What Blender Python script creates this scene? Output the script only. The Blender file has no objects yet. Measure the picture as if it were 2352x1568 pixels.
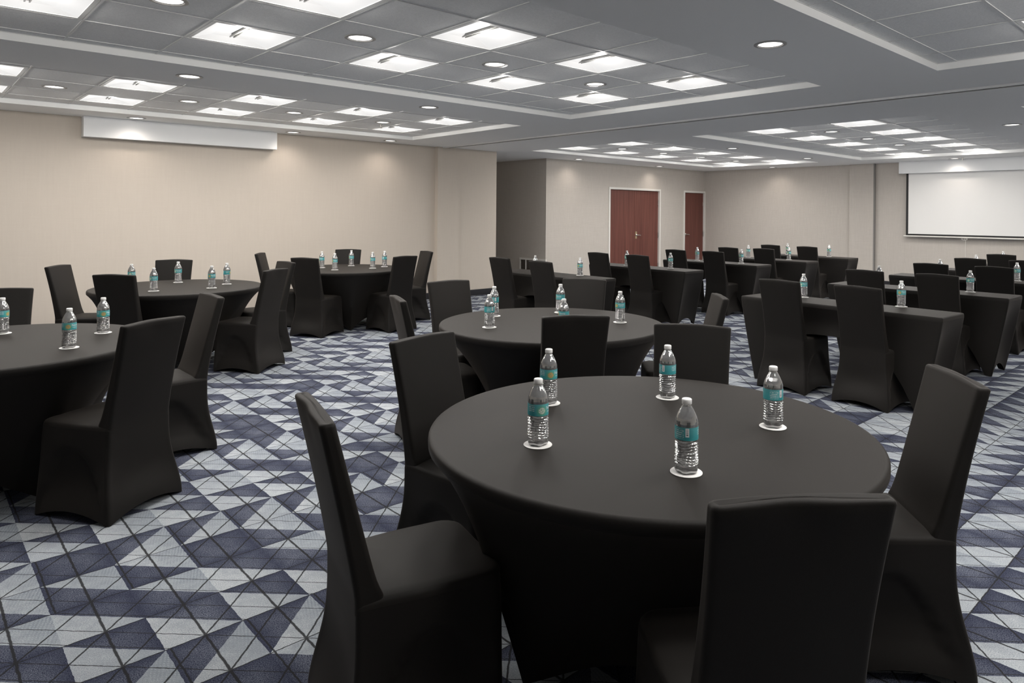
import bpy, bmesh, math, random
from mathutils import Vector, Matrix
PI = math.pi
sc = bpy.context.scene
COL = sc.collection

# ------------------------------------------------------------------ camera
F_PX, CX, CY, YAW, ROLL, EYE = 1589.12, 1237.07, 490.2, 0.8235, 0.0083, 1.53
cd = bpy.data.cameras.new('camera')
cam = bpy.data.objects.new('camera', cd)
COL.objects.link(cam)
cd.sensor_fit = 'HORIZONTAL'
cd.sensor_width = 36.0
cd.lens = F_PX / 2352 * 36.0
cd.shift_x = (1176 - CX) / 2352
cd.shift_y = (CY - 784) / 2352
cd.clip_start = 0.02
fw = Vector((math.cos(YAW), math.sin(YAW), 0))
rt = Vector((math.sin(YAW), -math.cos(YAW), 0))
up = Vector((0, 0, 1))
cr, sr = math.cos(ROLL), math.sin(ROLL)
right = rt * cr + up * sr
upv = up * cr - rt * sr
M = Matrix((right, upv, -fw)).transposed().to_4x4()
M.translation = Vector((0, 0, EYE))
cam.matrix_world = M
sc.camera = cam

# ------------------------------------------------------------------ world, view
w = bpy.data.worlds.new('world')
sc.world = w
w.use_nodes = True
w.node_tree.nodes['Background'].inputs[0].default_value = (0.5, 0.5, 0.5, 1)
w.node_tree.nodes['Background'].inputs[1].default_value = 0.0
vs = sc.view_settings
vs.view_transform = 'Standard'
vs.look = 'None'
vs.gamma = 1.0
vs.use_curve_mapping = False
vs.exposure = 0.0
try:
    sc.cycles.max_bounces = 10
    sc.cycles.diffuse_bounces = 8
    sc.cycles.transparent_max_bounces = 24
    sc.cycles.transmission_bounces = 10
    sc.cycles.caustics_reflective = False
    sc.cycles.caustics_refractive = False
    sc.cycles.sample_clamp_indirect = 8.0
except Exception:
    pass
P_TROFFER = 12.0      # watts of each square ceiling light, downwards
P_SIDE = 5.8          # watts of the sideways glow of its lens
P_DOWN = 12.5          # watts of each round downlight
PANEL_E = 0.74

# ------------------------------------------------------------------ node helper
class NT:
    def __init__(self, name):
        self.mat = bpy.data.materials.new(name)
        self.mat.use_nodes = True
        self.t = self.mat.node_tree
        self.t.nodes.clear()
        self.out = self.t.nodes.new('ShaderNodeOutputMaterial')
    def n(self, typ, **kw):
        nd = self.t.nodes.new(typ)
        for k, v in kw.items():
            setattr(nd, k, v)
        return nd
    def link(self, a, b):
        self.t.links.new(a, b)
    def put(self, sock, v):
        if hasattr(v, 'is_output'):
            self.link(v, sock)
        elif isinstance(v, (tuple, list)):
            sock.default_value = tuple(v) if len(v) == 4 or sock.type == 'VECTOR' else tuple(v) + (1,)
        else:
            sock.default_value = v
    def m(self, op, a, b=0.0, c=0.0):
        nd = self.n('ShaderNodeMath', operation=op)
        for i, v in enumerate((a, b, c)):
            self.put(nd.inputs[i], v)
        return nd.outputs[0]
    def mix(self, f, a, b):
        nd = self.n('ShaderNodeMix', data_type='RGBA')
        self.put(nd.inputs[0], f)
        self.put(nd.inputs[6], a)
        self.put(nd.inputs[7], b)
        return nd.outputs[2]
    def ramp(self, f, lo, hi, a=0.0, b=1.0):
        nd = self.n('ShaderNodeMapRange')
        for i, v in enumerate((f, lo, hi, a, b)):
            self.put(nd.inputs[i], v)
        return nd.outputs[0]
    def noise(self, vec, scale, detail=2.0, rough=0.5):
        nd = self.n('ShaderNodeTexNoise')
        nd.inputs['Scale'].default_value = scale
        nd.inputs['Detail'].default_value = detail
        nd.inputs['Roughness'].default_value = rough
        if vec is not None:
            self.link(vec, nd.inputs['Vector'])
        return nd.outputs['Fac']
    def rnd(self, a, b, c=0.0):
        cb = self.n('ShaderNodeCombineXYZ')
        for i, v in enumerate((a, b, c)):
            self.put(cb.inputs[i], v)
        nd = self.n('ShaderNodeTexWhiteNoise', noise_dimensions='3D')
        self.link(cb.outputs[0], nd.inputs['Vector'])
        return nd.outputs['Value']
    def obj(self):
        return self.n('ShaderNodeTexCoord').outputs['Object']
    def xyz(self, v):
        s = self.n('ShaderNodeSeparateXYZ')
        self.link(v, s.inputs[0])
        return s.outputs
    def scale(self, v, s):
        nd = self.n('ShaderNodeVectorMath', operation='MULTIPLY')
        self.link(v, nd.inputs[0])
        nd.inputs[1].default_value = s
        return nd.outputs[0]
    def bsdf(self, **kw):
        nd = self.n('ShaderNodeBsdfPrincipled')
        for k, v in kw.items():
            self.put(nd.inputs[k.replace('_', ' ')], v)
        self.link(nd.outputs[0], self.out.inputs[0])
        return nd
    def bump(self, h, strength, dist=0.01):
        nd = self.n('ShaderNodeBump')
        nd.inputs['Strength'].default_value = strength
        nd.inputs['Distance'].default_value = dist
        self.link(h, nd.inputs['Height'])
        return nd.outputs[0]

def plain(name, col, rough=0.5, metal=0.0, spec=0.5, **kw):
    t = NT(name)
    b = t.bsdf(Base_Color=col, Roughness=rough, Metallic=metal)
    b.inputs['Specular IOR Level'].default_value = spec
    for k, v in kw.items():
        t.put(b.inputs[k.replace('_', ' ')], v)
    return t.mat

def emit(name, col, strength, diff=0.8):
    t = NT(name)
    t.bsdf(Base_Color=(diff, diff, diff), Roughness=0.6, Emission_Color=col, Emission_Strength=strength)
    return t.mat

# ------------------------------------------------------------------ materials
def mat_fabric():
    t = NT('black_spandex')
    v = t.obj()
    n1 = t.noise(v, 9.0, 3.0)
    n2 = t.noise(t.scale(v, (900, 900, 260)), 1.0, 1.0)
    c = t.mix(n1, (0.0098, 0.0086, 0.0076), (0.0122, 0.0107, 0.0095))
    b = t.bsdf(Base_Color=c, Roughness=0.62)
    b.inputs['Specular IOR Level'].default_value = 0.20
    b.inputs['Sheen Weight'].default_value = 0.05
    b.inputs['Sheen Roughness'].default_value = 0.45
    b.inputs['Sheen Tint'].default_value = (0.95, 0.82, 0.72, 1)
    t.link(t.bump(n2, 0.12, 0.002), b.inputs['Normal'])
    return t.mat

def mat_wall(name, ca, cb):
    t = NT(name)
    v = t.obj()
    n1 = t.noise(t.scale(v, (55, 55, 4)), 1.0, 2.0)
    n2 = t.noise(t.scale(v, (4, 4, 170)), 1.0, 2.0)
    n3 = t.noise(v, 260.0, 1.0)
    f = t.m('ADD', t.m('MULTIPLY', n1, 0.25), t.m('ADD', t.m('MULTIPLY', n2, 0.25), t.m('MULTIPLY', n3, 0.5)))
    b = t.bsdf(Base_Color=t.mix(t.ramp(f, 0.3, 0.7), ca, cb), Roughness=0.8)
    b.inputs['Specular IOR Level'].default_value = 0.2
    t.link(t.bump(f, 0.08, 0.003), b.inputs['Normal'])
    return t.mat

def mat_tile():
    t = NT('acoustic_tile')
    v = t.obj()
    n1 = t.noise(v, 210.0, 3.0, 0.7)
    n2 = t.noise(v, 75.0, 2.0, 0.6)
    f = t.ramp(t.m('ADD', t.m('MULTIPLY', n1, 0.65), t.m('MULTIPLY', n2, 0.35)), 0.36, 0.62)
    b = t.bsdf(Base_Color=t.mix(f, (0.78, 0.79, 0.79), (0.92, 0.925, 0.925)), Roughness=0.9)
    b.inputs['Specular IOR Level'].default_value = 0.1
    t.link(t.bump(f, 0.35, 0.002), b.inputs['Normal'])
    return t.mat

def mat_carpet():
    t = NT('patterned_carpet')
    v = t.obj()
    x, y, z = t.xyz(v)
    wob = t.m('MULTIPLY', t.m('SUBTRACT', t.noise(v, 30.0, 2.0), 0.5), 0.008)
    wob2 = t.m('MULTIPLY', t.m('SUBTRACT', t.noise(v, 34.0, 2.0), 0.5), 0.008)
    u = t.m('DIVIDE', t.m('ADD', t.m('SUBTRACT', x, 0.563), wob), 0.2615)
    q = t.m('DIVIDE', t.m('ADD', t.m('SUBTRACT', y, 2.64), wob2), 0.26)
    s = t.m('ADD', u, q)
    d = t.m('SUBTRACT', u, q)
    def near(a):                                    # distance to the nearest whole number
        return t.m('ABSOLUTE', t.m('SUBTRACT', t.m('FRACT', t.m('ADD', a, 0.5)), 0.5))
    def line(a, unit, hw):
        return t.ramp(t.m('MULTIPLY', near(a), unit), hw * 0.75, hw * 1.35, 1.0, 0.0)
    uo = t.m('SUBTRACT', u, 0.5)
    ku = t.m('FLOOR', uo)
    fu = t.m('FRACT', uo)
    cv = t.m('FLOOR', q)
    fv = t.m('FRACT', q)
    row = t.m('FLOORED_MODULO', cv, 4.0)
    def isrow(k):
        return t.m('COMPARE', row, float(k), 0.1)
    ll = t.m('LESS_THAN', t.m('ADD', fu, fv), 1.0)
    ur = t.m('SUBTRACT', 1.0, ll)
    lr = t.m('GREATER_THAN', fu, fv)
    odd = t.m('FLOORED_MODULO', ku, 2.0)
    alt = t.m('COMPARE', ll, odd, 0.1)
    light = t.m('ADD', t.m('ADD', t.m('MULTIPLY', isrow(0), ll), t.m('MULTIPLY', isrow(1), alt)),
                t.m('ADD', t.m('MULTIPLY', isrow(2), ur), t.m('MULTIPLY', isrow(3), lr)))
    odds = t.rnd(ku, cv, 5.0)
    light = t.m('MAXIMUM', light, t.m('GREATER_THAN', odds, 0.93))
    light = t.m('MULTIPLY', light, t.m('GREATER_THAN', odds, 0.05))
    grain = t.noise(v, 240.0, 2.0, 0.85)
    gr = t.ramp(grain, 0.43, 0.57, 0.0, 1.0)
    mott = t.ramp(t.noise(v, 20.0, 3.0, 0.6), 0.3, 0.7)
    hatch = t.m('MULTIPLY', t.m('MULTIPLY_ADD', t.m('SINE', t.m('MULTIPLY', t.m('ADD', d, t.m('MULTIPLY', s, 0.5)), 85.0)), 0.5, 0.5),
                t.m('MULTIPLY_ADD', t.m('SINE', t.m('MULTIPLY', s, 110.0)), 0.5, 0.5))
    fade = t.ramp(t.m('ADD', t.m('ADD', t.m('MULTIPLY', fu, 0.62), t.m('MULTIPLY', fv, 0.38)), t.m('MULTIPLY', t.m('SUBTRACT', mott, 0.5), 0.30)), 0.22, 0.95, 0.0, 1.0)
    lc = t.mix(t.m('MULTIPLY', fade, 0.85), (0.56, 0.585, 0.605), (0.165, 0.195, 0.24))
    lc = t.mix(t.m('MULTIPLY', t.m('MULTIPLY', hatch, fade), 0.75), lc, (0.60, 0.63, 0.65))
    lc = t.mix(t.m('MULTIPLY', t.rnd(ku, cv, t.m('ADD', ll, 3.0)), 0.45), lc, (0.25, 0.275, 0.31))
    lc = t.mix(t.m('MULTIPLY', t.m('SUBTRACT', 1.0, gr), 0.58), lc, (0.17, 0.20, 0.235))
    lc = t.mix(t.m('MULTIPLY', mott, 0.20), lc, (0.22, 0.245, 0.275))
    nc = t.mix(gr, (0.030, 0.035, 0.060), (0.195, 0.212, 0.262))
    nc = t.mix(t.m('MULTIPLY', mott, 0.30), nc, (0.028, 0.033, 0.060))
    ed = t.m('MAXIMUM', t.m('ABSOLUTE', t.m('SUBTRACT', fu, 0.5)), t.m('ABSOLUTE', t.m('SUBTRACT', fv, 0.5)))
    nc = t.mix(t.ramp(ed, 0.22, 0.5, 0.0, 0.60), nc, (0.018, 0.021, 0.046))
    nc = t.mix(t.m('MULTIPLY', t.rnd(ku, cv, t.m('ADD', ll, 7.0)), 0.35), nc, (0.022, 0.025, 0.052))
    col = t.mix(light, nc, lc)
    lines = line(u, 0.2615, 0.0045)
    for a, unit, hw in ((q, 0.26, 0.0023), (s, 0.184, 0.0018), (d, 0.184, 0.0033)):
        lines = t.m('MAXIMUM', lines, line(a, unit, hw))
    hi = t.m('GREATER_THAN', row, 1.5)
    lines = t.m('MAXIMUM', lines, t.m('MULTIPLY', hi, line(t.m('SUBTRACT', u, 0.56), 0.2615, 0.0032)))
    lo = t.m('LESS_THAN', row, 1.5)
    lines = t.m('MAXIMUM', lines, t.m('MULTIPLY', lo, line(t.m('SUBTRACT', s, 0.555), 0.184, 0.0017)))
    col = t.mix(t.m('MULTIPLY', lines, 0.93), col, (0.026, 0.026, 0.027))
    b = t.bsdf(Base_Color=col, Roughness=0.95)
    b.inputs['Specular IOR Level'].default_value = 0.05
    t.link(t.bump(grain, 0.5, 0.004), b.inputs['Normal'])
    return t.mat

def mat_wood():
    t = NT('cherry_veneer')
    v = t.obj()
    n1 = t.noise(t.scale(v, (38, 38, 1.1)), 1.0, 4.0, 0.6)
    n2 = t.noise(t.scale(v, (9, 9, 0.5)), 1.0, 2.0)
    f = t.m('ADD', t.m('MULTIPLY', n1, 0.6), t.m('MULTIPLY', n2, 0.4))
    b = t.bsdf(Base_Color=t.mix(t.ramp(f, 0.35, 0.65), (0.105, 0.036, 0.029), (0.180, 0.068, 0.052)), Roughness=0.45)
    b.inputs['Specular IOR Level'].default_value = 0.3
    return t.mat

def mat_label():
    t = NT('bottle_label_teal')
    v = t.obj()
    x, y, z = t.xyz(v)
    a = t.m('DIVIDE', t.m('ARCTAN2', y, x), PI)             # -1 .. 1 round the bottle
    zz = t.ramp(z, 0.101, 0.139)
    def box(a0, a1, z0, z1):
        f = t.m('MULTIPLY', t.m('GREATER_THAN', a, a0), t.m('LESS_THAN', a, a1))
        return t.m('MULTIPLY', f, t.m('MULTIPLY', t.m('GREATER_THAN', zz, z0), t.m('LESS_THAN', zz, z1)))
    base = t.mix(t.noise(v, 45.0, 2.0), (0.015, 0.25, 0.28), (0.08, 0.44, 0.47))
    base = t.mix(t.m('MULTIPLY', zz, 0.35), base, (0.22, 0.55, 0.58))
    # picture patch between logo and small print
    rr = t.n('ShaderNodeObjectInfo').outputs['Random']
    cmb = t.n('ShaderNodeCombineXYZ')
    t.put(cmb.inputs[0], t.m('MULTIPLY', t.m('SUBTRACT', a, -0.35), 2.6))
    t.put(cmb.inputs[1], t.m('SUBTRACT', zz, 0.45))
    ln = t.n('ShaderNodeVectorMath', operation='LENGTH')
    t.link(cmb.outputs[0], ln.inputs[0])
    dist = ln.outputs['Value']
    glow = t.ramp(dist, 0.25, 0.55, 0.8, 0.0)
    base = t.mix(glow, base, (0.16, 0.40, 0.20))
    pic = t.mix(t.m('GREATER_THAN', rr, 0.55), (0.62, 0.34, 0.12), (0.62, 0.68, 0.62))
    base = t.mix(t.m('MULTIPLY', t.m('LESS_THAN', dist, 0.28), t.ramp(t.noise(v, 300.0), 0.4, 0.5)), base, pic)
    # small print rows
    rows = t.m('GREATER_THAN', t.m('FRACT', t.m('MULTIPLY', zz, 6.5)), 0.55)
    words = t.m('GREATER_THAN', t.rnd(t.m('FLOOR', t.m('MULTIPLY', a, 70.0)), t.m('FLOOR', t.m('MULTIPLY', zz, 6.5))), 0.22)
    ink = t.m('MULTIPLY', t.m('MULTIPLY', rows, words), t.m('ADD', box(0.5, 0.78, 0.12, 0.88), box(-0.80, -0.58, 0.4, 0.9)))
    base = t.mix(t.m('MULTIPLY', ink, 0.75), base, (0.8, 0.85, 0.85))
    # bar code panel
    bars = t.m('GREATER_THAN', t.rnd(t.m('FLOOR', t.m('MULTIPLY', zz, 38.0)), 2.0), 0.5)
    bc = t.mix(t.m('MULTIPLY', bars, box(0.845, 0.895, 0.36, 0.86)), (0.85, 0.86, 0.86), (0.03, 0.03, 0.03))
    base = t.mix(box(0.82, 0.92, 0.28, 0.95), base, bc)
    t.bsdf(Base_Color=base, Roughness=0.35)
    return t.mat

def mat_shell():
    t = NT('clear_plastic_glints')
    tr = t.n('ShaderNodeBsdfTransparent')
    gl = t.n('ShaderNodeBsdfGlossy')
    gl.inputs['Roughness'].default_value = 0.07
    df = t.n('ShaderNodeBsdfTranslucent')
    df.inputs[0].default_value = (0.95, 0.96, 0.97, 1)
    d2 = t.n('ShaderNodeBsdfDiffuse')
    d2.inputs[0].default_value = (0.98, 0.98, 0.98, 1)
    md = t.n('ShaderNodeMixShader')
    t.link(df.outputs[0], md.inputs[1]); t.link(d2.outputs[0], md.inputs[2])
    lw = t.n('ShaderNodeLayerWeight')
    lw.inputs[0].default_value = 0.45
    m0 = t.n('ShaderNodeMixShader')
    t.put(m0.inputs[0], t.m('MULTIPLY_ADD', lw.outputs['Facing'], 0.42, 0.20))  # milky white mixed in, stronger at the rim, stands in for glints
    t.link(tr.outputs[0], m0.inputs[1]); t.link(md.outputs[0], m0.inputs[2])
    mx = t.n('ShaderNodeMixShader')
    t.put(mx.inputs[0], t.m('MULTIPLY_ADD', lw.outputs['Fresnel'], 0.8, 0.32))
    t.link(m0.outputs[0], mx.inputs[1]); t.link(gl.outputs[0], mx.inputs[2])
    t.link(mx.outputs[0], t.out.inputs[0])
    return t.mat

def mat_water():
    t = NT('water')
    g = t.n('ShaderNodeBsdfGlass')
    g.inputs['IOR'].default_value = 1.33
    g.inputs['Roughness'].default_value = 0.0
    tr = t.n('ShaderNodeBsdfTransparent')
    mx = t.n('ShaderNodeMixShader')
    mx.inputs[0].default_value = 0.75
    t.link(tr.outputs[0], mx.inputs[1])
    t.link(g.outputs[0], mx.inputs[2])
    t.link(mx.outputs[0], t.out.inputs[0])
    return t.mat

MT = dict(
    fabric=mat_fabric(),
    wall_beige=mat_wall('beige_wallcovering', (0.565, 0.505, 0.440), (0.62, 0.56, 0.49)),
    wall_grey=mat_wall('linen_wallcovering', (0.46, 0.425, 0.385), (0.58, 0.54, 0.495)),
    wall_back=mat_wall('plain_wallcovering', (0.70, 0.66, 0.61), (0.76, 0.72, 0.67)),
    tile=mat_tile(),
    gyp=plain('ceiling_paint', (0.91, 0.915, 0.91), 0.85, spec=0.15),
    tbar=plain('grid_white', (0.76, 0.765, 0.76), 0.5, spec=0.3),
    carpet=mat_carpet(),
    wood=mat_wood(),
    base=plain('rubber_base', (0.012, 0.012, 0.016), 0.5),
    white=plain('white_paint', (0.74, 0.72, 0.68), 0.5),
    valance=plain('white_board', (0.84, 0.85, 0.86), 0.55),
    screen=plain('screen_white', (0.82, 0.815, 0.80), 0.7, spec=0.2),
    black=plain('matte_black', (0.012, 0.012, 0.012), 0.6),
    dark=plain('slot_shade', (0.02, 0.02, 0.021), 0.7),
    steel=plain('brushed_steel', (0.62, 0.60, 0.57), 0.3, 1.0),
    brass=plain('satin_brass', (0.72, 0.62, 0.42), 0.35, 1.0),
    alu=plain('aluminium', (0.85, 0.86, 0.86), 0.4, 0.2),
    reveal=plain('seam_and_shade', (0.22, 0.21, 0.20), 0.8),
    louver=plain('grille_louver', (0.10, 0.085, 0.07), 0.6),
    panel=emit('light_diffuser', (1.0, 0.99, 0.98), PANEL_E, 0.12),
    panel_dim=emit('diffuser_end_shaded', (1.0, 0.985, 0.97), PANEL_E * 0.9, 0.12),  # end facets: their shading is put into a dimmer emission
    bar=plain('lamp_rail', (0.26, 0.258, 0.25), 0.5),
    trimring=plain('downlight_trim', (0.36, 0.355, 0.35), 0.4),
    lens=emit('downlight_lens', (1.0, 0.96, 0.90), 3.0),
    paper=plain('white_paper', (0.92, 0.91, 0.89), 0.7, spec=0.2),
    cap=plain('white_cap', (0.90, 0.90, 0.89), 0.4),
    label=mat_label(),
    ink=plain('white_ink', (0.88, 0.90, 0.90), 0.5),
    shell=mat_shell(),
    water=mat_water(),
)

# ------------------------------------------------------------------ mesh helpers
class MB:
    def __init__(self):
        self.v, self.f, self.mi = [], [], []
    def quad(self, pts, mi=0):
        b = len(self.v)
        self.v += [tuple(p) for p in pts]
        self.f.append(tuple(range(b, b + len(pts))))
        self.mi.append(mi)
    def box(self, x0, x1, y0, y1, z0, z1, mi=0):
        b = len(self.v)
        self.v += [(x, y, z) for z in (z0, z1) for y in (y0, y1) for x in (x0, x1)]
        for q in ((0, 2, 3, 1), (4, 5, 7, 6), (0, 1, 5, 4), (2, 6, 7, 3), (0, 4, 6, 2), (1, 3, 7, 5)):
            self.f.append(tuple(b + i for i in q))
            self.mi.append(mi)
    def rings(self, R, closed=True, cap0=False, cap1=False, mi=0):
        b = len(self.v)
        n = len(R[0])
        for r in R:
            self.v += [tuple(p) for p in r]
        for i in range(len(R) - 1):
            for j in range(n if closed else n - 1):
                k = (j + 1) % n
                self.f.append((b + i * n + j, b + i * n + k, b + (i + 1) * n + k, b + (i + 1) * n + j))
                self.mi.append(mi)
        if cap0:
            self.f.append(tuple(b + j for j in range(n))[::-1]); self.mi.append(mi)
        if cap1:
            o = b + (len(R) - 1) * n
            self.f.append(tuple(o + j for j in range(n))); self.mi.append(mi)
    def lathe(self, prof, n=32, cx=0.0, cy=0.0, mi=0, cap0=False, cap1=False):
        self.rings([[(cx + r * math.cos(2 * PI * j / n), cy + r * math.sin(2 * PI * j / n), z) for j in range(n)] for r, z in prof],
                   True, cap0, cap1, mi)
    def tube(self, pts, r, n=10, mi=0):
        pts = [Vector(p) for p in pts]
        R = []
        for i, p in enumerate(pts):
            d = (pts[min(i + 1, len(pts) - 1)] - pts[max(i - 1, 0)]).normalized()
            a = d.cross(Vector((0, 0, 1)))
            if a.length < 0.05:
                a = d.cross(Vector((1, 0, 0)))
            a.normalize()
            c = d.cross(a)
            R.append([p + a * r * math.cos(2 * PI * j / n) + c * r * math.sin(2 * PI * j / n) for j in range(n)])
        self.rings(R, True, True, True, mi)
    def build(self, name, mats, parent=None, smooth=False, fix=True):
        me = bpy.data.meshes.new(name)
        me.from_pydata(self.v, [], self.f)
        if not isinstance(mats, (list, tuple)):
            mats = [mats]
        for m in mats:
            me.materials.append(m)
        me.polygons.foreach_set('material_index', self.mi)
        if fix:
            bm = bmesh.new()
            bm.from_mesh(me)
            bmesh.ops.remove_doubles(bm, verts=bm.verts, dist=1e-6)
            bmesh.ops.recalc_face_normals(bm, faces=bm.faces)
            bm.to_mesh(me)
            bm.free()
        if smooth:
            me.polygons.foreach_set('use_smooth', [True] * len(me.polygons))
            try:
                me.set_sharp_from_angle(angle=math.radians(smooth if smooth > 1 else 40))
            except Exception:
                pass
        o = bpy.data.objects.new(name, me)
        COL.objects.link(o)
        if parent is not None:
            o.parent = parent
        return o

def tag(o, label=None, cat=None, group=None, kind=None):
    if label: o['label'] = label
    if cat: o['category'] = cat
    if group: o['group'] = group
    if kind: o['kind'] = kind
    return o

def thing(name, label, cat, loc=(0, 0, 0), rz=0.0, group=None):
    o = bpy.data.objects.new(name, None)
    o.empty_display_size = 0.1
    COL.objects.link(o)
    o.location = loc
    o.rotation_euler = (0, 0, rz)
    return tag(o, label, cat, group)

def dup(root, loc, rz, label, group=None, skip=()):
    r = root.copy()
    COL.objects.link(r)
    r.location = loc
    r.rotation_euler = (0, 0, rz)
    r['label'] = label
    if group: r['group'] = group
    for ch in list(root.children):
        if ch.name.split('.')[0] in skip:
            continue
        c = ch.copy()
        COL.objects.link(c)
        c.parent = r
        for g in list(ch.children):
            if g.name.split('.')[0] in skip:
                continue
            e = g.copy()
            COL.objects.link(e)
            e.parent = c
    return r

def struct(o, label=None, cat=None):
    o['kind'] = 'structure'
    if label: o['label'] = label
    if cat: o['category'] = cat
    return o

# ------------------------------------------------------------------ the room
HC = 2.70                    # soffit height
HT = 2.755                   # coffer tile height
WL = 10.30                   # beige wall
XS = 15.96                   # screen wall
YD = 10.64                   # door wall
XD = 10.07                   # dark return wall
XB, YB = -3.2, -3.2          # walls behind and to the right of the camera

b = MB(); b.box(XB - .2, XS + .3, YB - .2, 14.2, -0.1, 0)
struct(b.build('floor', MT['carpet']), 'blue and pale grey geometric patterned carpet', 'floor')

# walls
b = MB(); b.box(XB, 8.36, WL, WL + .2, 0, HC + .3)
struct(b.build('wall_left', MT['wall_beige']), 'long plain beige wall on the left', 'wall')
b = MB(); b.box(7.02, 7.50, WL - .09, WL + .01, 0, HC + .02); b.box(7.512, 8.38, WL - .065, WL + .01, 0, HC + .02); b.box(7.49, 7.52, WL - .05, WL, 0, HC + .02, 1)
b.box(8.24, 8.38, WL - .06, 13.9, 0, HC + .3)
struct(b.build('wall_pilaster', [MT['wall_beige'], MT['reveal']]), 'shallow beige pilaster and partition pocket ending the left wall', 'wall')
b = MB(); b.box(XD, XD + .2, YD + .15, 14.0, 0, HC + .3)
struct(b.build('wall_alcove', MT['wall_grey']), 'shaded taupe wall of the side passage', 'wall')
b = MB(); b.box(8.3, XD + .2, 13.9, 14.1, 0, HC + .3)  # out of view, added to block light
struct(b.build('wall_light_block', MT['wall_grey']), 'unseen wall added to block light at the side passage end', 'wall')

# door wall with two openings
DX = [(12.11, 13.96), (15.04, 15.93)]
DH = 2.11
b = MB()
xs = [XD, DX[0][0] - .046, DX[0][1] + .046, DX[1][0] - .046, DX[1][1] + .028, XS + .2]
for i in range(5):
    if i in (1, 3):
        b.box(xs[i], xs[i + 1], YD, YD + .15, DH + .046, HC + .3)
    else:
        b.box(xs[i], xs[i + 1], YD, YD + .15, 0, HC + .3)
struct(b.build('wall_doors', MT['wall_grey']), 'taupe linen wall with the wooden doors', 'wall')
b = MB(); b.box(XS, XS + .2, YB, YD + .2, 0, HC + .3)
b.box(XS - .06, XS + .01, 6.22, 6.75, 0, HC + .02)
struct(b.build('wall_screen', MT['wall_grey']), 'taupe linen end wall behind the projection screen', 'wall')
b = MB(); b.box(XS - .062, XS, 6.195, 6.222, 0, HC)  # pilaster's side face, its shade put into a dark colour
struct(b.build('trim_1', MT['reveal']), 'narrow pilaster side on the end wall, its shade painted in', 'trim')
b = MB(); b.box(XB - .2, XB, YB, 14, 0, HC + .3)
struct(b.build('wall_behind', MT['wall_back']), 'wall behind the camera', 'wall')
b = MB(); b.box(XB, XS + .2, YB - .2, YB, 0, HC + .3)
struct(b.build('wall_right', MT['wall_back']), 'wall to the right of the camera', 'wall')

# baseboards
def baseb(name, boxes, label):
    b = MB()
    for q in boxes: b.box(*q)
    struct(b.build(name, MT['base']), label, 'baseboard')
baseb('baseboard_left', [(XB, 7.02, WL - .012, WL, 0, .11), (7.008, 8.392, WL - .102, WL - .06, 0, .11), (8.38, 8.392, WL - .06, 13.9, 0, .11)], 'black rubber baseboard along the beige wall')
baseb('baseboard_doors', [(XD, DX[0][0] - .06, YD - .012, YD, 0, .11), (DX[0][1] + .06, DX[1][0] - .06, YD - .012, YD, 0, .11), (XD - .012, XD, YD - .012, 13.9, 0, .11)], 'black rubber baseboard along the door wall')
baseb('baseboard_screen', [(XS - .012, XS, 6.75, YD, 0, .11), (XS - .072, XS - .06, 6.19, 6.76, 0, .11), (XS - .012, XS, YB, 6.19, 0, .11)], 'black rubber baseboard along the screen wall')

# coffers: x0,x1,y0,y1, tile x, first light x, count, tile y, light rows y
CF = dict(
    main=dict(x0=-.10, x1=6.10, y0=2.85, y1=6.015, tx=.6025, fx=.57, n=5, ty=.597, ry=(3.79, 4.98)),
    wall=dict(x0=-.10, x1=6.10, y0=6.94, y1=9.59, tx=.608, fx=.53, n=5, ty=.615, ry=(7.67, 8.90)),
    right=dict(x0=-.10, x1=6.10, y0=-1.26, y1=1.90, tx=.6025, fx=.57, n=5, ty=.597, ry=(-.33, .86)),
    fars=dict(x0=8.68, x1=14.75, y0=2.85, y1=6.02, tx=.640, fx=9.30, n=5, ty=.615, ry=(3.84, 5.07)),
    fard=dict(x0=8.68, x1=14.75, y0=6.94, y1=9.60, tx=.645, fx=9.27, n=5, ty=.615, ry=(7.75, 8.98)),
    farr=dict(x0=8.68, x1=14.75, y0=-1.26, y1=1.90, tx=.640, fx=9.30, n=5, ty=.597, ry=(-.33, .86)),
)
b = MB()
XBK = [XB, -.10, 6.10, 8.68, 14.75, XS + .2]
YBK = [YB, -1.26, 1.90, 2.85, 6.0175, 6.94, 9.595, 14.0]
for i in range(5):
    for j in range(7):
        if i in (1, 3) and j in (1, 3, 5):
            continue
        b.quad([(XBK[i], YBK[j], HC), (XBK[i], YBK[j + 1], HC), (XBK[i + 1], YBK[j + 1], HC), (XBK[i + 1], YBK[j], HC)])
for i in (1, 3):
    for j in (1, 3, 5):
        x0, x1, y0, y1 = XBK[i], XBK[i + 1], YBK[j], YBK[j + 1]
        P = [(x0, y0), (x1, y0), (x1, y1), (x0, y1)]
        for k in range(4):
            p, q = P[k], P[(k + 1) % 4]
            b.quad([(*p, HC), (*q, HC), (*q, HC + .30), (*p, HC + .30)])
        b.quad([(*P[0], HC + .30), (*P[1], HC + .30), (*P[2], HC + .30), (*P[3], HC + .30)])
struct(b.build('ceiling', MT['gyp'], fix=False), 'smooth grey painted ceiling with recessed coffers', 'ceiling')

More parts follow.
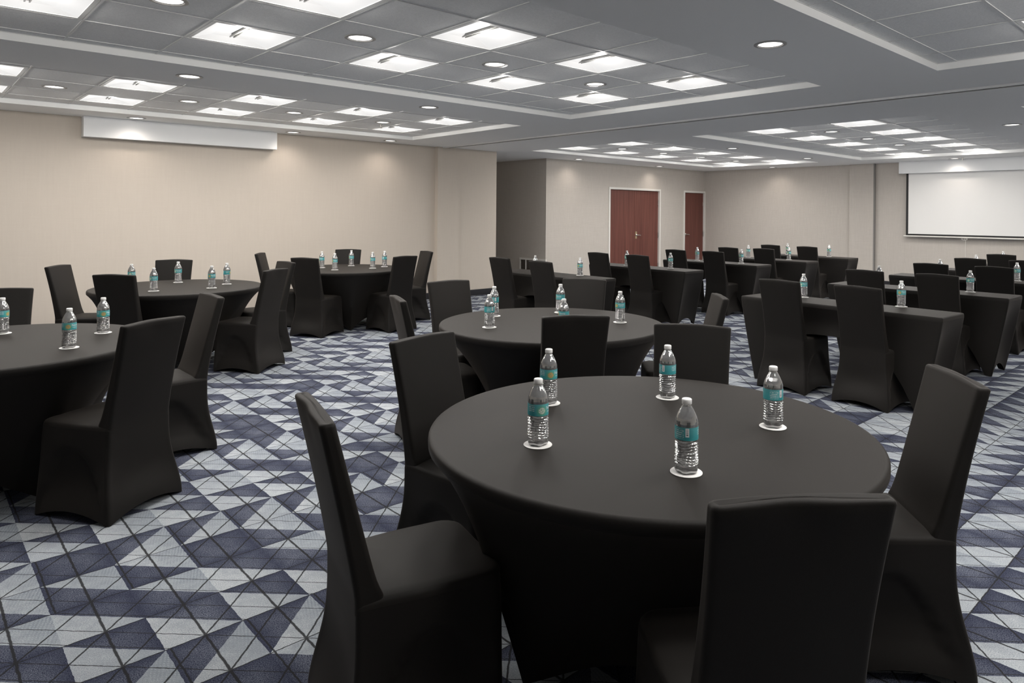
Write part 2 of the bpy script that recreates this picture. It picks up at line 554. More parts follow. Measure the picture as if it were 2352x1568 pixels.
def edges(lo, hi, ref, step):
    e = [lo]
    k = math.ceil((lo - ref) / step + 0.02)
    while ref + k * step < hi - 0.01:
        e.append(ref + k * step); k += 1
    return e + [hi]
CAV = {}
for nm, c in CF.items():
    ex = edges(c['x0'], c['x1'], c['fx'] - c['tx'] / 2, c['tx'])
    ey = edges(c['y0'], c['y1'], c['ry'][0] - c['ty'] / 2, c['ty'])
    c['lx'] = [c['fx'] + 2 * c['tx'] * k for k in range(c['n'])]
    b, g = MB(), MB()
    for i in range(len(ex) - 1):
        for j in range(len(ey) - 1):
            mx, my = (ex[i] + ex[i + 1]) / 2, (ey[j] + ey[j + 1]) / 2
            if any(abs(mx - lx) < .1 for lx in c['lx']) and any(abs(my - ry) < .1 for ry in c['ry']):
                continue
            a = .0005
            b.box(ex[i] + a, ex[i + 1] - a, ey[j] + a, ey[j + 1] - a, HT, HT + .015)
    for x in ex:
        g.box(max(x - .0065, c['x0'] + .001), min(x + .0065, c['x1'] - .001), c['y0'] + .001, c['y1'] - .001, HT - .004, HT + .03)
    for y in ey:
        g.box(c['x0'] + .001, c['x1'] - .001, max(y - .005, c['y0'] + .001), min(y + .005, c['y1'] - .001), HT - .0042, HT + .03)
    k = list(CF).index(nm)
    struct(b.build('ceiling_tiles', MT['tile']), 'speckled acoustic tiles of a ceiling coffer', 'ceiling')
    struct(g.build('trim_%d' % (10 + k), MT['tbar']), 'white metal grid between the ceiling tiles', 'trim')

# folding partition track in the ceiling
b = MB()
b.box(7.120, 7.160, YB, WL - .02, HC - .016, HC + .01)
b.box(7.160, 7.275, YB, WL - .02, HC - .002, HC + .01, 1)  # flat dark strip, paints the shade of a recessed slot
b.box(7.275, 7.30, YB, WL - .02, HC - .010, HC + .01)
b.box(7.205, 7.23, YB, WL - .02, HC - .006, HC, 0)
struct(b.build('trim_2', [MT['alu'], MT['dark']]), 'metal partition track crossing the ceiling', 'trim')

# ------------------------------------------------------------------ doors
def lever(name, parent, x, z, plate=False, flip=1):
    y = YD + .03
    b = MB()
    if plate:
        b.box(x - .03, x + .03, y - .008, y, z - .085, z + .085)
    else:
        b.lathe([(.0, 0), (.034, 0), (.034, .008), (.0, .012)], 20)
        b.v = [(x + p[0], y - p[2], z + p[1]) for p in b.v]
    n = b.build('rose', MT['brass'] if plate else MT['steel'], parent)
    b = MB()
    b.tube([(x, y, z), (x, y - .05, z), (x + flip * .03, y - .055, z), (x + flip * .09, y - .055, z - .004), (x + flip * .12, y - .05, z - .012)], .010)
    b.lathe([(.0, 0), (.028, 0), (.026, .02), (.012, .03)], 16)
    m = len(b.v) - 4 * 16
    b.v[m:] = [(x + p[0], y - .005 - p[2], z + p[1]) for p in b.v[m:]]
    b.build('door_handle', MT['steel'], parent, smooth=40)

def frame(b, x0, x1):
    f = .05
    for q in ((x0 - f, x0, 0, DH + f), (x1, min(x1 + f, XS - .001), 0, DH + f), (x0, x1, DH, DH + f)):
        b.box(q[0], q[1], YD - .02, YD + .12, q[2], q[3])

for k, (x0, x1) in enumerate(DX):
    root = thing('door_%d' % (k + 1), ['dark red wooden double door in white frame', 'single dark red wooden door beside the room corner'][k], 'door')
    struct(root)
    b = MB(); frame(b, x0, x1)
    b.build('door_frame', MT['white'], root)
    lv = [(x0 + .004, 13.03 - .003), (13.03 + .003, x1 - .004)] if k == 0 else [(x0 + .004, x1 - .004)]
    leafs = []
    for l0, l1 in lv:
        b = MB(); b.box(l0, l1, YD + .03, YD + .075, .01, DH - .005)
        leafs.append(b.build('door_leaf', MT['wood'], root))
    if k == 0:
        lever('h', leafs[1], 13.10, 1.03, True)
        sides = [(leafs[0], x0 + .01), (leafs[1], x1 - .01)]
    else:
        lever('h', leafs[0], 15.115, 1.02)
        sides = [(leafs[0], x1 - .01)]
    for lf, hx in sides:
        for hz in (.25, 1.02, 1.82):
            b = MB(); b.box(hx - .012, hx + .012, YD + .012, YD + .032, hz - .055, hz + .055)
            b.lathe([(.011, hz - .06), (.011, hz + .06)], 10, hx, YD + .014, 0, True, True)
            b.build('hinge', MT['steel'], lf)

# ------------------------------------------------------------------ wall fittings
b = MB(); b.box(1.69, 4.12, WL - .14, WL - .001, 2.445, HC - .001)
tag(b.build('screen_housing', MT['valance']), 'long white box housing high on the beige left wall', 'screen housing')
b = MB(); b.box(15.72, XS - .001, 3.12, 5.63, 2.447, HC - .001)
tag(b.build('screen_housing', MT['valance']), 'long white box housing above the lowered projection screen', 'screen housing')

SX = 15.86
ps = thing('projection_screen', 'white pull-down projection screen with black border on the end wall', 'projection screen', (SX, 4.41, 0))
b = MB(); b.box(-.004, .004, -1.07, 1.07, 1.165, 2.50)
b.build('screen_surface', MT['screen'], ps)
b = MB()
for q in ((-1.115, -1.07, 1.13, 2.50), (1.07, 1.115, 1.13, 2.50), (-1.07, 1.07, 1.13, 1.165)):
    b.box(-.0045, .0045, q[0], q[1], q[2], q[3])
b.build('border', MT['black'], ps)
b = MB(); b.tube([(0, -1.16, 1.115), (0, 1.16, 1.115)], .016, 12)
bar = b.build('bottom_bar', MT['white'], ps, smooth=40)
b = MB(); b.tube([(-.02, .05 * math.cos(a) , 1.085 + .022 * math.sin(a)) for a in [2 * PI * i / 20 for i in range(21)]], .004, 6)
b.tube([(-.02, 0, 1.10), (-.02, 0.0, 1.062)], .003, 6)
b.build('pull_loop', MT['white'], bar, smooth=40)
b = MB(); b.tube([(-.02, -.02, 1.065), (-.02, -.018, .9), (-.02, -.02, .72)], .003, 6)
b.build('pull_cord', MT['white'], bar, smooth=40)

# return air grille low on the passage wall
gr = thing('air_grille', 'low white framed air grille on the shaded passage wall', 'air grille', (XD, 11.03, 0))
b = MB()
for q in ((-.42, .42, .52, .56), (-.42, .42, .18, .22), (-.42, -.385, .22, .52), (.385, .42, .22, .52), (.20, .228, .22, .52), (-.10, -.072, .22, .52)):
    b.box(-.025, -.001, q[0], q[1], q[2], q[3])
b.build('frame', MT['white'], gr)
b = MB()
for i in range(11):
    z = .232 + i * .027
    b.quad([(-.018, -.385, z), (-.018, .385, z), (-.004, .385, z + .018), (-.004, -.385, z + .018)])
b.box(-.004, -.002, -.385, .385, .22, .52)
b.build('louvers', MT['louver'], gr)

# ------------------------------------------------------------------ ceiling lights
ORD = ['nearest', 'second', 'third', 'fourth', 'farthest']
CNAME = dict(main='middle near coffer', wall='coffer beside the beige wall', right='right near coffer',
             fars='far coffer before the screen', fard='far coffer beside the doors', farr='far right coffer')

def make_troffer():
    root = thing('ceiling_light', '', 'ceiling light', (0, 0, 0), 0, 'square ceiling lights in the coffers')
    s, lip = .292, .028
    b = MB()
    z = HT - .004
    for q in ((-s, s, -s, -s + lip), (-s, s, s - lip, s), (-s, -s + lip, -s + lip, s - lip), (s - lip, s, -s + lip, s - lip)):
        b.box(q[0], q[1], q[2], q[3], z, z + .012)
    b.build('frame', MT['tbar'], root)
    i = s - lip
    zt = HT + .055
    rx, ry = .018, .20
    A = [(-i, -i, z + .004), (i, -i, z + .004), (i, i, z + .004), (-i, i, z + .004)]
    T = [(-rx, -ry, zt), (rx, -ry, zt), (rx, ry, zt), (-rx, ry, zt)]
    for k in (1, 3, 0, 2):
        b = MB()
        p, q, t1, t0 = A[k], A[(k + 1) % 4], T[(k + 1) % 4], T[k]
        m0 = [(p[j] * .5 + t0[j] * .5) for j in range(3)]; m1 = [(q[j] * .5 + t1[j] * .5) for j in range(3)]
        m0[2] += .010; m1[2] += .010
        b.quad([p, q, m1, m0]); b.quad([m0, m1, t1, t0])
        b.build('diffuser' if k in (1, 3) else 'reflector', MT['panel'] if k in (1, 3) else MT['panel_dim'], root, fix=False)
    b = MB()
    for x0 in (-.017, .009):
        b.box(x0, x0 + .008, -.24, .24, zt - .020, zt - .012)
    b.box(-.012, .012, -.235, .235, zt - .012, zt + .001)
    b.build('lamp_rail', MT['bar'], root)
    ld = bpy.data.lights.new('lamp', 'AREA')
    ld.shape = 'SQUARE'
    ld.size = .50
    ld.energy = P_TROFFER
    ld.color = (1.0, .965, .92)
    ld.spread = math.radians(165)
    lo = bpy.data.objects.new('lamp', ld)
    COL.objects.link(lo)
    lo.parent = root
    lo.location = (0, 0, HT - .006)
    ld = bpy.data.lights.new('lens_glow', 'POINT')
    ld.energy = P_SIDE
    ld.color = (1.0, .965, .92)
    ld.shadow_soft_size = .035
    lo = bpy.data.objects.new('lens_glow', ld)
    COL.objects.link(lo)
    lo.parent = root
    lo.location = (0, 0, HT - .038)
    return root

tro = None
for nm, c in CF.items():
    for ix, lx in enumerate(c['lx']):
        for iy, ry in enumerate(c['ry']):
            if nm == 'right' and ix == 0:
                continue
            side = ['right', 'left'][iy]
            lab = 'square white ceiling light, %s of the %s row in the %s' % (ORD[ix], side, CNAME[nm])
            if tro is None:
                tro = make_troffer()
                tro.location = (lx, ry, 0); tro['label'] = lab
            else:
                dup(tro, (lx, ry, 0), 0, lab)

def make_down():
    root = thing('downlight', '', 'downlight', (0, 0, 0), 0, 'round recessed downlights')
    b = MB()
    b.lathe([(.108, .0), (.108, -.004), (.086, -.006), (.080, .012)], 36)
    b.build('trim_ring', MT['trimring'], root, smooth=40)
    b = MB()
    b.lathe([(.0005, .001), (.079, .001)], 36)
    b.build('lens', MT['lens'], root, fix=False)
    ld = bpy.data.lights.new('lamp', 'SPOT')
    ld.energy = P_DOWN
    ld.spot_size = math.radians(150)
    ld.spot_blend = .85
    ld.shadow_soft_size = .06
    ld.color = (1.0, .885, .79)
    lo = bpy.data.objects.new('lamp', ld)
    COL.objects.link(lo)
    lo.parent = root
    lo.location = (0, 0, -.012)
    return root

DL = []
for k, x in enumerate((1.15, 2.38, 3.60, 4.82)):
    DL.append((x, 4.43, HT, 'round downlight between square lights in the middle near coffer, %s one' % ('nearest', 'second', 'third', 'farthest')[k]))
for k, x in enumerate((1.14, 2.39, 3.60, 4.84)):
    DL.append((x, 8.36, HT, 'round downlight between square lights in the coffer beside the beige wall, %s one' % ('nearest', 'second', 'third', 'farthest')[k]))
for k, x in enumerate((9.95, 11.24, 12.56, 13.86)):
    DL.append((x, 4.49, HT, 'round downlight between square lights in the coffer before the screen, %s one' % ('nearest', 'second', 'third', 'farthest')[k]))
for k, x in enumerate((9.95, 11.22, 12.54, 13.90)):
    DL.append((x, 8.45, HT, 'round downlight between square lights in the coffer beside the doors, %s one' % ('nearest', 'second', 'third', 'farthest')[k]))
DL += [
    (1.86, 6.50, HC, 'round downlight on the smooth strip between the two left coffers, nearest the camera'),
    (4.32, 6.47, HC, 'round downlight on the smooth strip between the two left coffers, the farther one'),
    (2.22, 9.93, HC, 'round downlight throwing a pool of light on the white wall housing'),
    (4.28, 9.97, HC, 'round downlight by the right end of the white wall housing'),
    (5.90, 9.95, HC, 'round downlight washing the beige wall near the pilaster'),
    (4.37, 2.40, HC, 'round downlight on the smooth grey ceiling at upper right'),
    (10.31, 2.35, HC, 'round downlight at the right edge on the far smooth ceiling'),
    (10.74, 6.60, HC, 'round downlight between the two far coffers, the nearer one'),
    (13.58, 6.62, HC, 'round downlight between the two far coffers, the farther one'),
    (15.50, 4.50, HC, 'round downlight just above the projection screen housing'),
    (15.56, 8.47, HC, 'round downlight by the end wall near the single door'),
    (10.71, 10.30, HC, 'round downlight over the wall left of the double door'),
    (13.56, 10.33, HC, 'round downlight over the wall above the double door'),
]
dn = None
for x, y, z, lab in DL:
    if dn is None:
        dn = make_down(); dn.location = (x, y, z - .001); dn['label'] = lab
    else:
        dup(dn, (x, y, z - .001), 0, lab)

# sprinkler heads
spk = thing('sprinkler_head', 'tiny sprinkler head beside the downlight above the screen', 'sprinkler', (15.40, 4.33, HC), 0, 'ceiling sprinkler heads')
b = MB(); b.lathe([(.001, 0), (.035, 0), (.034, -.004), (.012, -.006), (.012, -.03), (.001, -.03)], 16)
b.build('escutcheon', MT['steel'], spk, smooth=40)
b = MB(); b.lathe([(.001, -.048), (.022, -.048), (.022, -.051), (.001, -.051)], 12)
b.tube([(.012, 0, -.028), (.014, 0, -.04), (.004, 0, -.049)], .003, 6); b.tube([(-.012, 0, -.028), (-.014, 0, -.04), (-.004, 0, -.049)], .003, 6)
b.build('deflector', MT['steel'], spk, smooth=40)
dup(spk, (4.95, 8.60, HT), 0, 'tiny sprinkler head in the coffer beside the beige wall')

# ------------------------------------------------------------------ chairs
def sstep(x):
    x = max(0.0, min(1.0, x))
    return x * x * (3 - 2 * x)

def rrect(x0, x1, hy, r, n=18, m=5, rr=None):
    """counter-clockwise rounded rectangle, returns (x, y, a, side) with a=-1..1 along a side"""
    P = []
    q = r if rr is None else rr
    C = [(x1 - r, hy - r, 0, r), (x0 + q, hy - q, PI / 2, q), (x0 + q, -hy + q, PI, q), (x1 - r, -hy + r, 1.5 * PI, r)]
    for k in range(4):
        cx, cy, a0, r = C[k]
        for i in range(m + 1):
            a = a0 + PI / 2 * i / m
            P.append((cx + r * math.cos(a), cy + r * math.sin(a), 1.0 if i > m / 2 else -1.0, (k + (1 if i > m / 2 else 0)) % 4, True))
        nx, ny, na, r2 = C[(k + 1) % 4]
        p0 = (cx + r * math.cos(a0 + PI / 2), cy + r * math.sin(a0 + PI / 2))
        p1 = (nx + r2 * math.cos(na), ny + r2 * math.sin(na))
        for i in range(1, n):
            f = .03 if i == 1 else (.97 if i == n - 1 else (i - 1) / (n - 2))
            P.append((p0[0] + (p1[0] - p0[0]) * f, p0[1] + (p1[1] - p0[1]) * f, 2 * f - 1, (k + 1) % 4, False))
    return P

def make_chair():
    root = thing('banquet_chair', '', 'chair')
    SZ = .462
    # skirt
    b = MB()
    R = []
    L = 34
    for i in range(L + 1):
        s = i / L
        zz = (SZ - .022) * (1 - s)
        pad = sstep((s - .14) / .86)
        x1 = .262 - .020 * pad
        x0 = -.186 - .050 * pad ** 1.5
        hy = .207 + .026 * pad ** 1.4
        hr = .190 + .043 * sstep((s - .05) / .95) ** 1.2   # rear is narrower at the waist
        r = .055 * (1 - s) ** 1.3 + .012
        ring = []
        for (x, y, a, side, corner) in rrect(x0, x1, hy, r, 18, 5, .016):
            y *= 1 - (1 - hr / hy) * sstep((.06 - x) / (.06 - x0))
            arch = 0 if corner else (1 - a * a)
            pull = (.040 if side in (1, 3) else .016) * arch ** .7 * math.sin(PI * sstep((s - .16) / .84))
            if side in (1, 3) and not corner:
                za = .355 * (1 - abs(a + .1 * (1 if side == 1 else -1)) ** 2.4)
                pull = .55 * pull + .016 * sstep((za - zz) / .045) * min(1, zz / .10)
            if side == 1: y -= pull
            elif side == 3: y += pull
            elif side == 2: x += pull
            else: x -= pull
            hem = .042 * arch * s ** 3
            ring.append((x, y, zz + hem + .002))
        R.append(ring)
    b.rings(R)
    b.build('skirt', MT['fabric'], root, smooth=60)
    # seat
    b = MB()
    base = R[0]
    cx, cy = .04, 0
    prof = [(1.0, 0), (.992, .010), (.972, .018), (.93, .023), (.8, .027), (.55, .030), (.25, .031), (.001, .031)]
    RR = []
    for f, dz in prof:
        RR.append([(cx + (p[0] - cx) * f, cy + (p[1] - cy) * f, SZ - .020 + dz - .010 * max(0, .6 - f) * 0) for p in base])
    b.rings(RR)
    b.build('seat', MT['fabric'], root, smooth=60)
    # backrest
    b = MB()
    R = []
    K = 26
    for i in range(K + 1):
        h = i / K
        z = .428 + (.955 - .428) * h
        up_ = max(0.0, (z - .46) / .50)
        xr = -.187 - .103 * up_ ** 1.15
        xf = -.118 - .127 * up_ ** 1.05 + .012 * math.exp(-max(0, z - .47) / .03)
        hw = .187 - .004 * math.sin(PI * min(1, up_)) + .006 * up_ ** 2
        bulge = .010 * math.sin(PI * min(1, up_)) 
        n = 12
        ring = []
        for (x, y, a, side, corner) in rrect(xr, xf, hw, min(.015, (xf - xr) * .42), n, 4):
            if not corner:
                arch = 1 - a * a
                if side == 0: x += bulge * arch
                if side == 2: x -= bulge * .5 * arch
                if side == 2 and up_ > .75:
                    x += .004 * math.sin(a * 5.0 + 9 * up_) * (up_ - .75) * 4 * arch
            zz = z
            if h > .8:
                zz += .005 * (1 - (y / hw) ** 2) * (h - .8) / .2
            ring.append((x, y, zz))
        R.append(ring)
    top = R[-1]
    mx = sum(p[0] for p in top) / len(top)
    for f, dz in ((.93, .006), (.78, .0100), (.5, .0115), (.15, .009)):
        ring = []
        for p in top:
            dip = .0035 * math.sin(p[1] * 17 + 1.0) * (1 - f)
            ring.append((mx + (p[0] - mx) * f, p[1] * (1 - (1 - f) * .12), p[2] + dz + dip))
        R.append(ring)
    b.rings(R, True, False, True)
    b.build('backrest', MT['fabric'], root, smooth=60)
    return root

CH = {   # x, y, heading in degrees, label, group
'T1C': (1.146, 1.845, 346.2, 'black covered chair at lower left of the nearest round table, seat fully showing'),
'T1D': (1.811, 2.407, 280.8, 'black covered chair tucked behind the left rim of the nearest round table'),
'T1J': (2.747, 1.921, 210.1, 'black covered chair on the far side of the nearest round table, facing camera'),
'T1K': (2.599, .995, 132.0, 'tall black covered chair at the right of the nearest round table'),
'T1B': (1.481, .863, 53.7, 'black covered chair in the right foreground, its back turned to the camera'),
'T2F': (2.675, 3.888, 340.2, 'black covered chair seen edge-on at the left of the middle round table'),
'T2G': (3.317, 4.436, 263.5, 'black covered chair at the left rear of the middle round table'),
'T2H': (4.142, 3.987, 211.3, 'black covered chair directly behind the middle round table, facing camera'),
'T2I': (4.034, 2.872, 135.2, 'grey-lit black chair seen edge-on right of the middle round table'),
'T2E': (2.890, 2.884, 58.2, 'black covered chair between the nearest and middle round tables, back to camera'),
'T3A': (.833, 4.165, 120.7, 'black covered chair in left foreground with whole skirt on the carpet'),
'T3B': (1.282, 4.887, 180.7, 'black covered chair facing left at the cut-off left round table'),
'T3L': (.47, 5.90, 256.0, 'black chair cropped by the left edge, behind the cut-off round table'),
'T4L': (1.395, 8.214, 321.7, 'leaning black chair in front of beige wall, left of its round table'),
'T4F': (1.578, 7.096, 43.3, 'black chair with back to camera at front left of the wall-side round table'),
'T4R': (2.193, 8.382, 241.5, 'black chair between beige wall and the left wall-side round table'),
'T4A': (2.541, 6.869, 125.8, 'black chair with flared skirt at front right of the wall-side round table'),
'T4B': (2.931, 7.589, 183.4, 'black chair facing left, at the right of the wall-side round table'),
'T5L': (3.79, 9.20, 324.0, 'thin edge-on black chair at left of the farthest round table'),
'T5F': (3.859, 8.225, 30.2, 'black chair with back to camera at front left of the farthest round table'),
'T5R': (4.799, 9.368, 228.9, 'black chair between beige wall and the farthest round table'),
'T5A': (4.762, 7.958, 98.1, 'black chair with back to camera at front right of the farthest round table'),
'T5B': (5.400, 8.550, 170.5, 'leaning black chair at the right of the farthest round table, near pilaster'),
'L1a': (5.860, 6.760, 0, 'left chair of the nearest narrow table in the door-side block'),
'L1b': (5.814, 5.949, 0, 'right chair of the nearest narrow table in the door-side block'),
'L2a': (7.742, 6.791, 0, 'left chair of the second narrow table in the door-side block'),
'L2b': (7.745, 6.064, 0, 'right chair of the second narrow table in the door-side block'),
'L3a': (9.422, 6.644, 0, 'left chair of the third narrow table in the door-side block'),
'L3b': (9.483, 5.982, 358.5, 'right chair of the third narrow table in the door-side block'),
'L4a': (10.86, 6.58, 0, 'left chair of the fourth narrow table in the door-side block'),
'L4b': (11.007, 5.991, 0, 'right chair of the fourth narrow table in the door-side block'),
'L5a': (12.484, 6.674, 0, 'left chair of the farthest narrow table in the door-side block'),
'L5b': (12.409, 5.914, 0, 'right chair of the farthest narrow table in the door-side block'),
'R1a': (5.905, 2.987, 358.0, 'left chair of the nearest narrow table in the screen-side block'),
'R1b': (5.902, 2.304, 355.7, 'right chair of the nearest narrow table in the screen-side block'),
'R2a': (7.656, 2.977, 0, 'left chair of the second narrow table in the screen-side block'),
'R2b': (7.704, 2.296, 357.8, 'right chair of the second narrow table in the screen-side block'),
'R3a': (9.374, 2.894, 0, 'left chair of the third narrow table in the screen-side block'),
'R3b': (9.390, 2.242, 0, 'right chair of the third narrow table in the screen-side block'),
'R4a': (10.989, 2.916, 0, 'left chair of the fourth narrow table in the screen-side block'),
'R4b': (11.05, 2.291, 0, 'right chair of the fourth narrow table in the screen-side block, at photo edge'),
'R5a': (12.535, 2.922, 0, 'chair of the farthest narrow table in the screen-side block'),
}
ch0 = None
for k, (x, y, a, lab) in CH.items():
    g = 'covered chairs round the round tables' if k[0] == 'T' else 'covered chairs at the narrow tables'
    if k[0] != 'T': lab = 'black covered ' + lab
    if ch0 is None:
        ch0 = make_chair()
        ch0.location = (x, y, 0); ch0.rotation_euler = (0, 0, math.radians(a)); ch0['label'] = lab; ch0['group'] = g
    else:
        dup(ch0, (x, y, 0), math.radians(a), lab, g)

# ------------------------------------------------------------------ round tables
TH = .765
def make_round():
    root = thing('round_table', '', 'table', (0, 0, 0), 0, 'round tables in black stretch covers')
    N = 96
    b = MB()
    b.lathe([(.001, TH), (.3, TH), (.6, TH), (.768, TH), (.773, TH - .0002), (.780, TH - .003), (.7845, TH - .010), (.785, TH - .020), (.7845, TH - .034), (.774, TH - .046)], N)
    b.build('tabletop', MT['fabric'], root, smooth=50)
    b = MB()
    R = []
    L = 18
    rf = .51
    for i in range(L + 1):
        s = i / L
        ring = []
        for j in range(N):
            th = 2 * PI * j / N
            k = round(th / (PI / 2))
            dth = th - k * PI / 2                      # -45..45 degrees off a leg
            # hem point on the chord between neighbouring feet
            rb = rf * math.cos(PI / 4) / math.cos(PI / 4 - abs(dth))
            a = (abs(dth) / (PI / 4))
            hem = .12 * (1 - (1 - a) ** 2)
            rt_ = .774
            f = s ** .82
            rr = rt_ + (rb - rt_) * f
            rr -= .035 * math.sin(PI * s) * (a ** 1.5)
            z = (TH - .046) * (1 - s) + hem * s
            ring.append((rr * math.cos(th), rr * math.sin(th), z + .002))
        R.append(ring)
    b.rings(R)
    b.build('skirt', MT['fabric'], root, smooth=60)
    return root

RT = [(1.996, 1.564, 78, 'large round black table nearest the camera with five water bottles'),
      (3.378, 3.500, 10, 'round black table in the middle, just behind the nearest one'),
      (.400, 4.940, 20, 'round black table cut off by the left edge of the photo'),
      (2.083, 7.567, 5, 'round black table beside the beige wall, left of the farthest one'),
      (4.47, 8.66, -20, 'farthest round black table, near the beige pilaster')]
rt0 = None
for x, y, a, lab in RT:
    if rt0 is None:
        rt0 = make_round(); rt0.location = (x, y, 0); rt0.rotation_euler = (0, 0, math.radians(a)); rt0['label'] = lab
    else:
        dup(rt0, (x, y, 0), math.radians(a), lab)

# ------------------------------------------------------------------ narrow tables
def make_narrow():
    root = thing('narrow_table', '', 'table', (0, 0, 0), 0, 'narrow training tables in black stretch covers')
    W, L = .46, 1.76
    b = MB()
    P = rrect(-W / 2, W / 2, L / 2, .018, 24, 4)
    prof = [(0.0, -.035), (0.0, -.010), (.003, -.003), (.009, 0), (.013, 0)]
    R = []
    for ins, dz in prof:
        R.append([(p[0] - ins * (1 if p[0] > 0 else -1), p[1] - ins * (1 if p[1] > 0 else -1), TH + dz) for p in P])
    b.rings(R, True, False, True)
    b.build('tabletop', MT['fabric'], root, smooth=50)
    b = MB()
    R = []
    K = 16
    fy, fx = .74, .215
    for i in range(K + 1):
        s = i / K
        ring = []
        for (x, y, a, side, corner) in P:
            yb = y * fy / (L / 2)
            xb = x * fx / (W / 2)
            if side in (0, 2):
                t = min(1, abs(y) / (L / 2) / .925)
                hem = .50 * (1 - t ** 3.2)
            else:
                hem = 0 if corner else .10 * (1 - a * a)
            f = s ** 1.1
            xx = x + (xb - x) * f
            yy = y + (yb - y) * f
            if not corner:
                pull = .02 * math.sin(PI * s) * (1 - a * a)
                if side in (1, 3): yy -= pull * 2 * (1 if y > 0 else -1)
                else: xx -= pull * (1 if x > 0 else -1)
            ring.append((xx, yy, (TH - .035) * (1 - s) + hem * s + .002))
        R.append(ring)
    b.rings(R)
    b.build('skirt', MT['fabric'], root, smooth=60)
    return root

NTB = {   # centre x, centre y, rotation deg
'L1': (6.08, 6.31, 0, 'door-side'), 'L2': (7.99, 6.36, 0, 'door-side'), 'L3': (9.80, 6.33, 0, 'door-side'), 'L4': (11.25, 6.26, 0, 'door-side'), 'L5': (12.72, 6.20, 0, 'door-side'),
'R1': (6.07, 2.625, -3.0, 'screen-side'), 'R2': (7.935, 2.64, -1.5, 'screen-side'), 'R3': (9.78, 2.66, 0, 'screen-side'), 'R4': (11.38, 2.62, 0, 'screen-side'), 'R5': (12.95, 2.62, 0, 'screen-side')}
NO = ['nearest', 'second', 'third', 'fourth', 'farthest']
nt0 = None
for k, (x, y, a, side) in NTB.items():
    lab = 'narrow black covered table, %s of the five in the %s block' % (NO[int(k[1]) - 1], side)
    if nt0 is None:
        nt0 = make_narrow(); nt0.location = (x, y, 0); nt0['label'] = lab
    else:
        dup(nt0, (x, y, 0), math.radians(a), lab)

# ------------------------------------------------------------------ bottles and coasters
def text_mesh(body, size):
    cu = bpy.data.curves.new('t', 'FONT')
    cu.body = body
    cu.size = size
    cu.align_x = 'CENTER'
    cu.resolution_u = 2
    o = bpy.data.objects.new('t', cu)
    COL.objects.link(o)
    dg = bpy.context.evaluated_depsgraph_get()
    me = bpy.data.meshes.new_from_object(o.evaluated_get(dg))
    bpy.data.objects.remove(o)
    return me

def make_bottle():
    root = thing('water_bottle', '', 'water bottle')
    N = 40
    base = [(.0, .024), (.004, .0305), (.010, .0335), (.024, .0340), (.05, .0322), (.07, .0315), (.088, .0325), (.098, .0340), (.102, .0342),
            (.138, .0342), (.146, .0342), (.154, .0335), (.162, .0314), (.170, .0282), (.178, .0245), (.186, .0202), (.192, .0168), (.197, .0142), (.200, .0135)]
    def rad(z):
        for i in range(len(base) - 1):
            if base[i][0] <= z <= base[i + 1][0]:
                f = (z - base[i][0]) / (base[i + 1][0] - base[i][0])
                return base[i][1] + (base[i + 1][1] - base[i][1]) * f
        return base[-1][1]
    def surf(z0, z1, n, off, rib):
        R = []
        for i in range(n + 1):
            z = z0 + (z1 - z0) * i / n
            ring = []
            for j in range(N):
                a = 2 * PI * j / N
                r = rad(z) - off
                if .022 < z < .100:
                    ww = min(1, (z - .022) / .008) * min(1, (.100 - z) / .006)
                    ph = 1.3 * math.sin(2 * a + 40 * z) + .9 * math.sin(3 * a - 60 * z)
                    r += rib * ww * math.sin(2 * PI * z / .0086 + ph)
                elif z < .022:
                    r += rib * 1.1 * math.cos(5 * a) * (1 - z / .022)
                ring.append((r * math.cos(a), r * math.sin(a), z))
            R.append(ring)
        return R
    b = MB()
    b.rings(surf(0, .200, 130, 0, .0028), True, True, False)
    body = b.build('bottle_body', MT['shell'], root, smooth=60)
    b = MB()
    b.rings(surf(.003, .168, 110, .0012, .0028), True, True, True)
    b.build('water', MT['water'], root, smooth=60)
    b = MB()
    b.rings([[(.0347 * math.cos(2 * PI * j / 48), .0347 * math.sin(2 * PI * j / 48), z) for j in range(48)] for z in (.101, .139)])
    lb = b.build('label', MT['label'], root, smooth=60)
    b = MB()
    nn = 30
    b.lathe([(.0136, .1945), (.0136, .1965), (.0128, .197)], nn)
    prof = [(.0140, .2008), (.0146, .202), (.0146, .2135), (.0140, .2158), (.0122, .217), (.001, .217)]
    b.rings([[((r + (.0003 if j % 2 else 0)) * math.cos(2 * PI * j / 60), (r + (.0003 if j % 2 else 0)) * math.sin(2 * PI * j / 60), z) for j in range(60)] for r, z in prof], True, True, False)
    b.build('cap', MT['cap'], root, smooth=50)
    b = MB()
    for body_, size, z0 in (('Nestl\u00e9', .0165, .1205), ('PURE LIFE', .0078, .1105)):
        me = text_mesh(body_, size)
        o = len(b.v)
        for v in me.vertices:
            a = v.co.x / .0349
            b.v.append((.0350 * math.cos(a), .0350 * math.sin(a), z0 + v.co.y))
        for p in me.polygons:
            b.f.append(tuple(o + i for i in p.vertices)); b.mi.append(0)
        bpy.data.meshes.remove(me)
    b.build('label_lettering', MT['ink'], lb, fix=False)
    return root

ct0 = bt0 = None
def coaster(x, y, lab):
    global ct0
    if ct0 is None:
        b = MB()
        b.lathe([(.001, 0), (.0468, 0), (.0475, .0008), (.0475, .0018), (.0468, .0025), (.001, .0025)], 40)
        ct0 = b.build('coaster', MT['paper'], None, smooth=40)
        ct0.location = (x, y, TH + .0005)
        tag(ct0, lab, 'coaster', 'round white paper coasters')
    else:
        c = ct0.copy()
        COL.objects.link(c)
        c.location = (x, y, TH + .0005)
        c['label'] = lab

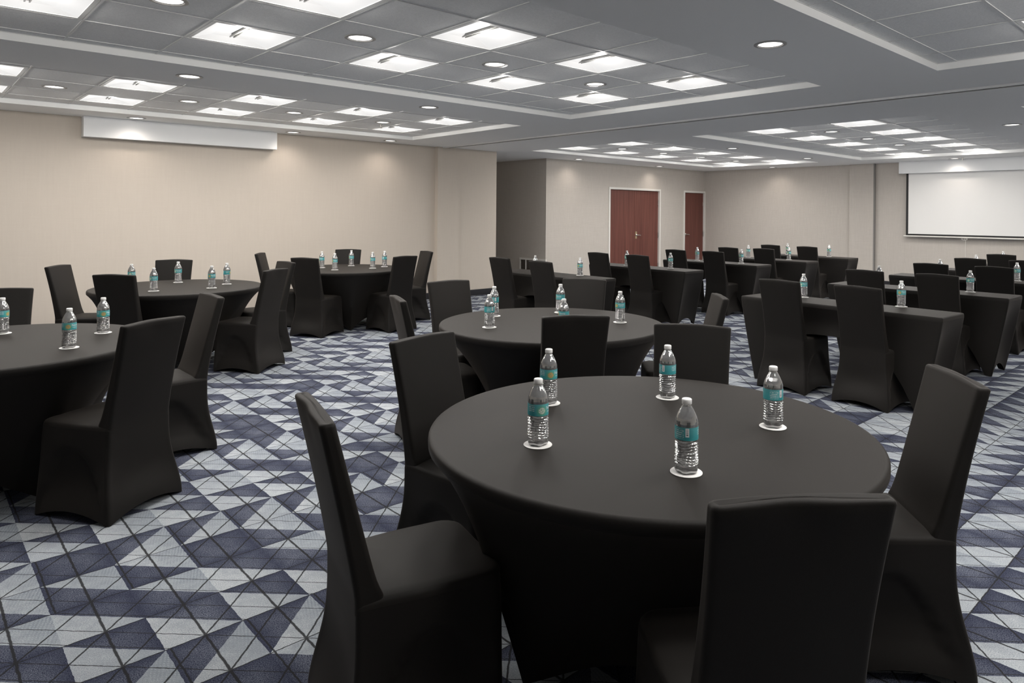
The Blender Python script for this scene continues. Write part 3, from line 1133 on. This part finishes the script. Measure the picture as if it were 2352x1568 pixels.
def bottle(x, y, rz, lab, g, on=True, far=False):
    global bt0
    z = TH + (.0032 if on else .0005)
    if bt0 is None:
        bt0 = make_bottle()
        bt0.location = (x, y, z); bt0.rotation_euler = (0, 0, math.radians(rz)); bt0['label'] = lab; bt0['group'] = g
    else:
        dup(bt0, (x, y, z), math.radians(rz), lab, g)

BT = {
'T1': [(1.558, 1.676, 312, 'by the left chair'), (1.930, 2.015, 303, 'behind its leftmost bottle'), (2.365, 1.751, 30, 'at the far side'), (2.328, 1.256, 100, 'at the right'), (1.723, 1.205, 62, 'closest to the camera')],
'T2': [(3.259, 3.995, 90, 'at the far left'), (2.911, 3.618, 110, 'at the left front'), (3.768, 3.810, 200, 'at the far side'), (3.153, 3.156, 205, 'half hidden behind a chair back'), (3.753, 3.194, 235, 'at the right')],
'T3': [(.477, 5.358, 20, 'touching the left photo edge'), (.701, 4.569, 315, 'at the front'), (.943, 4.996, 325, 'at the right rear')],
'T4': [(1.747, 7.96, 300, 'half hidden behind a chair back'), (1.783, 7.276, 265, 'at the front left'), (2.195, 8.005, 260, 'at the far side before a chair'), (2.285, 7.220, 280, 'at the front right'), (2.528, 7.512, 20, 'at the far right')],
'T5': [(4.251, 8.932, 230, 'farthest left'), (4.225, 8.497, 250, 'second from left'), (4.733, 9.013, 240, 'in the middle, before a chair'), (4.759, 8.458, 230, 'second from right'), (5.023, 8.598, 60, 'farthest right')],
}
TN = {'T1': 'the nearest round table', 'T2': 'the middle round table', 'T3': 'the cut-off left round table', 'T4': 'the wall-side round table', 'T5': 'the farthest round table'}
HID = {('T2', 3), ('T4', 0)}
for k, L_ in BT.items():
    for i, (x, y, rz, wh) in enumerate(L_):
        on = (k, i) not in HID
        if on: coaster(x, y, 'coaster under the bottle %s on %s' % (wh, TN[k]))
        bottle(x, y, rz, 'teal labelled water bottle %s on %s' % (wh, TN[k]), 'water bottles on the round tables', on)
BN = {
'L1': [(6.10, 6.64, 250, 0), (6.226, 5.954, 250, 1)], 'L2': [(8.011, 6.692, 240, 1), (8.097, 5.960, 250, 1)], 'L3': [(9.864, 6.713, 240, 1), (9.871, 5.890, 240, 1)],
'L4': [(11.40, 6.66, 240, 1), (11.347, 5.848, 240, 1)], 'L5': [(12.85, 6.65, 240, 1), (12.86, 5.83, 250, 1)],
'R1': [(6.241, 3.069, 230, 1), (6.257, 2.212, 240, 1)], 'R2': [(7.975, 3.052, 240, 0), (8.042, 2.183, 230, 1)], 'R3': [(9.86, 3.02, 240, 0), (9.918, 2.197, 230, 1)],
'R4': [(11.50, 3.05, 240, 0)], 'R5': [(13.05, 3.08, 240, 0)]}
for k, L_ in BN.items():
    side = 'door-side' if k[0] == 'L' else 'screen-side'
    row = NO[int(k[1]) - 1]
    for i, (x, y, rz, on) in enumerate(L_):
        wh = 'left' if i == 0 else 'right'
        if on: coaster(x, y, 'white coaster under the %s bottle on the %s narrow table, %s block' % (wh, row, side))
        bottle(x, y, rz, '%s water bottle on the %s narrow table of the %s block' % (wh, row, side), 'water bottles on the narrow tables', on)
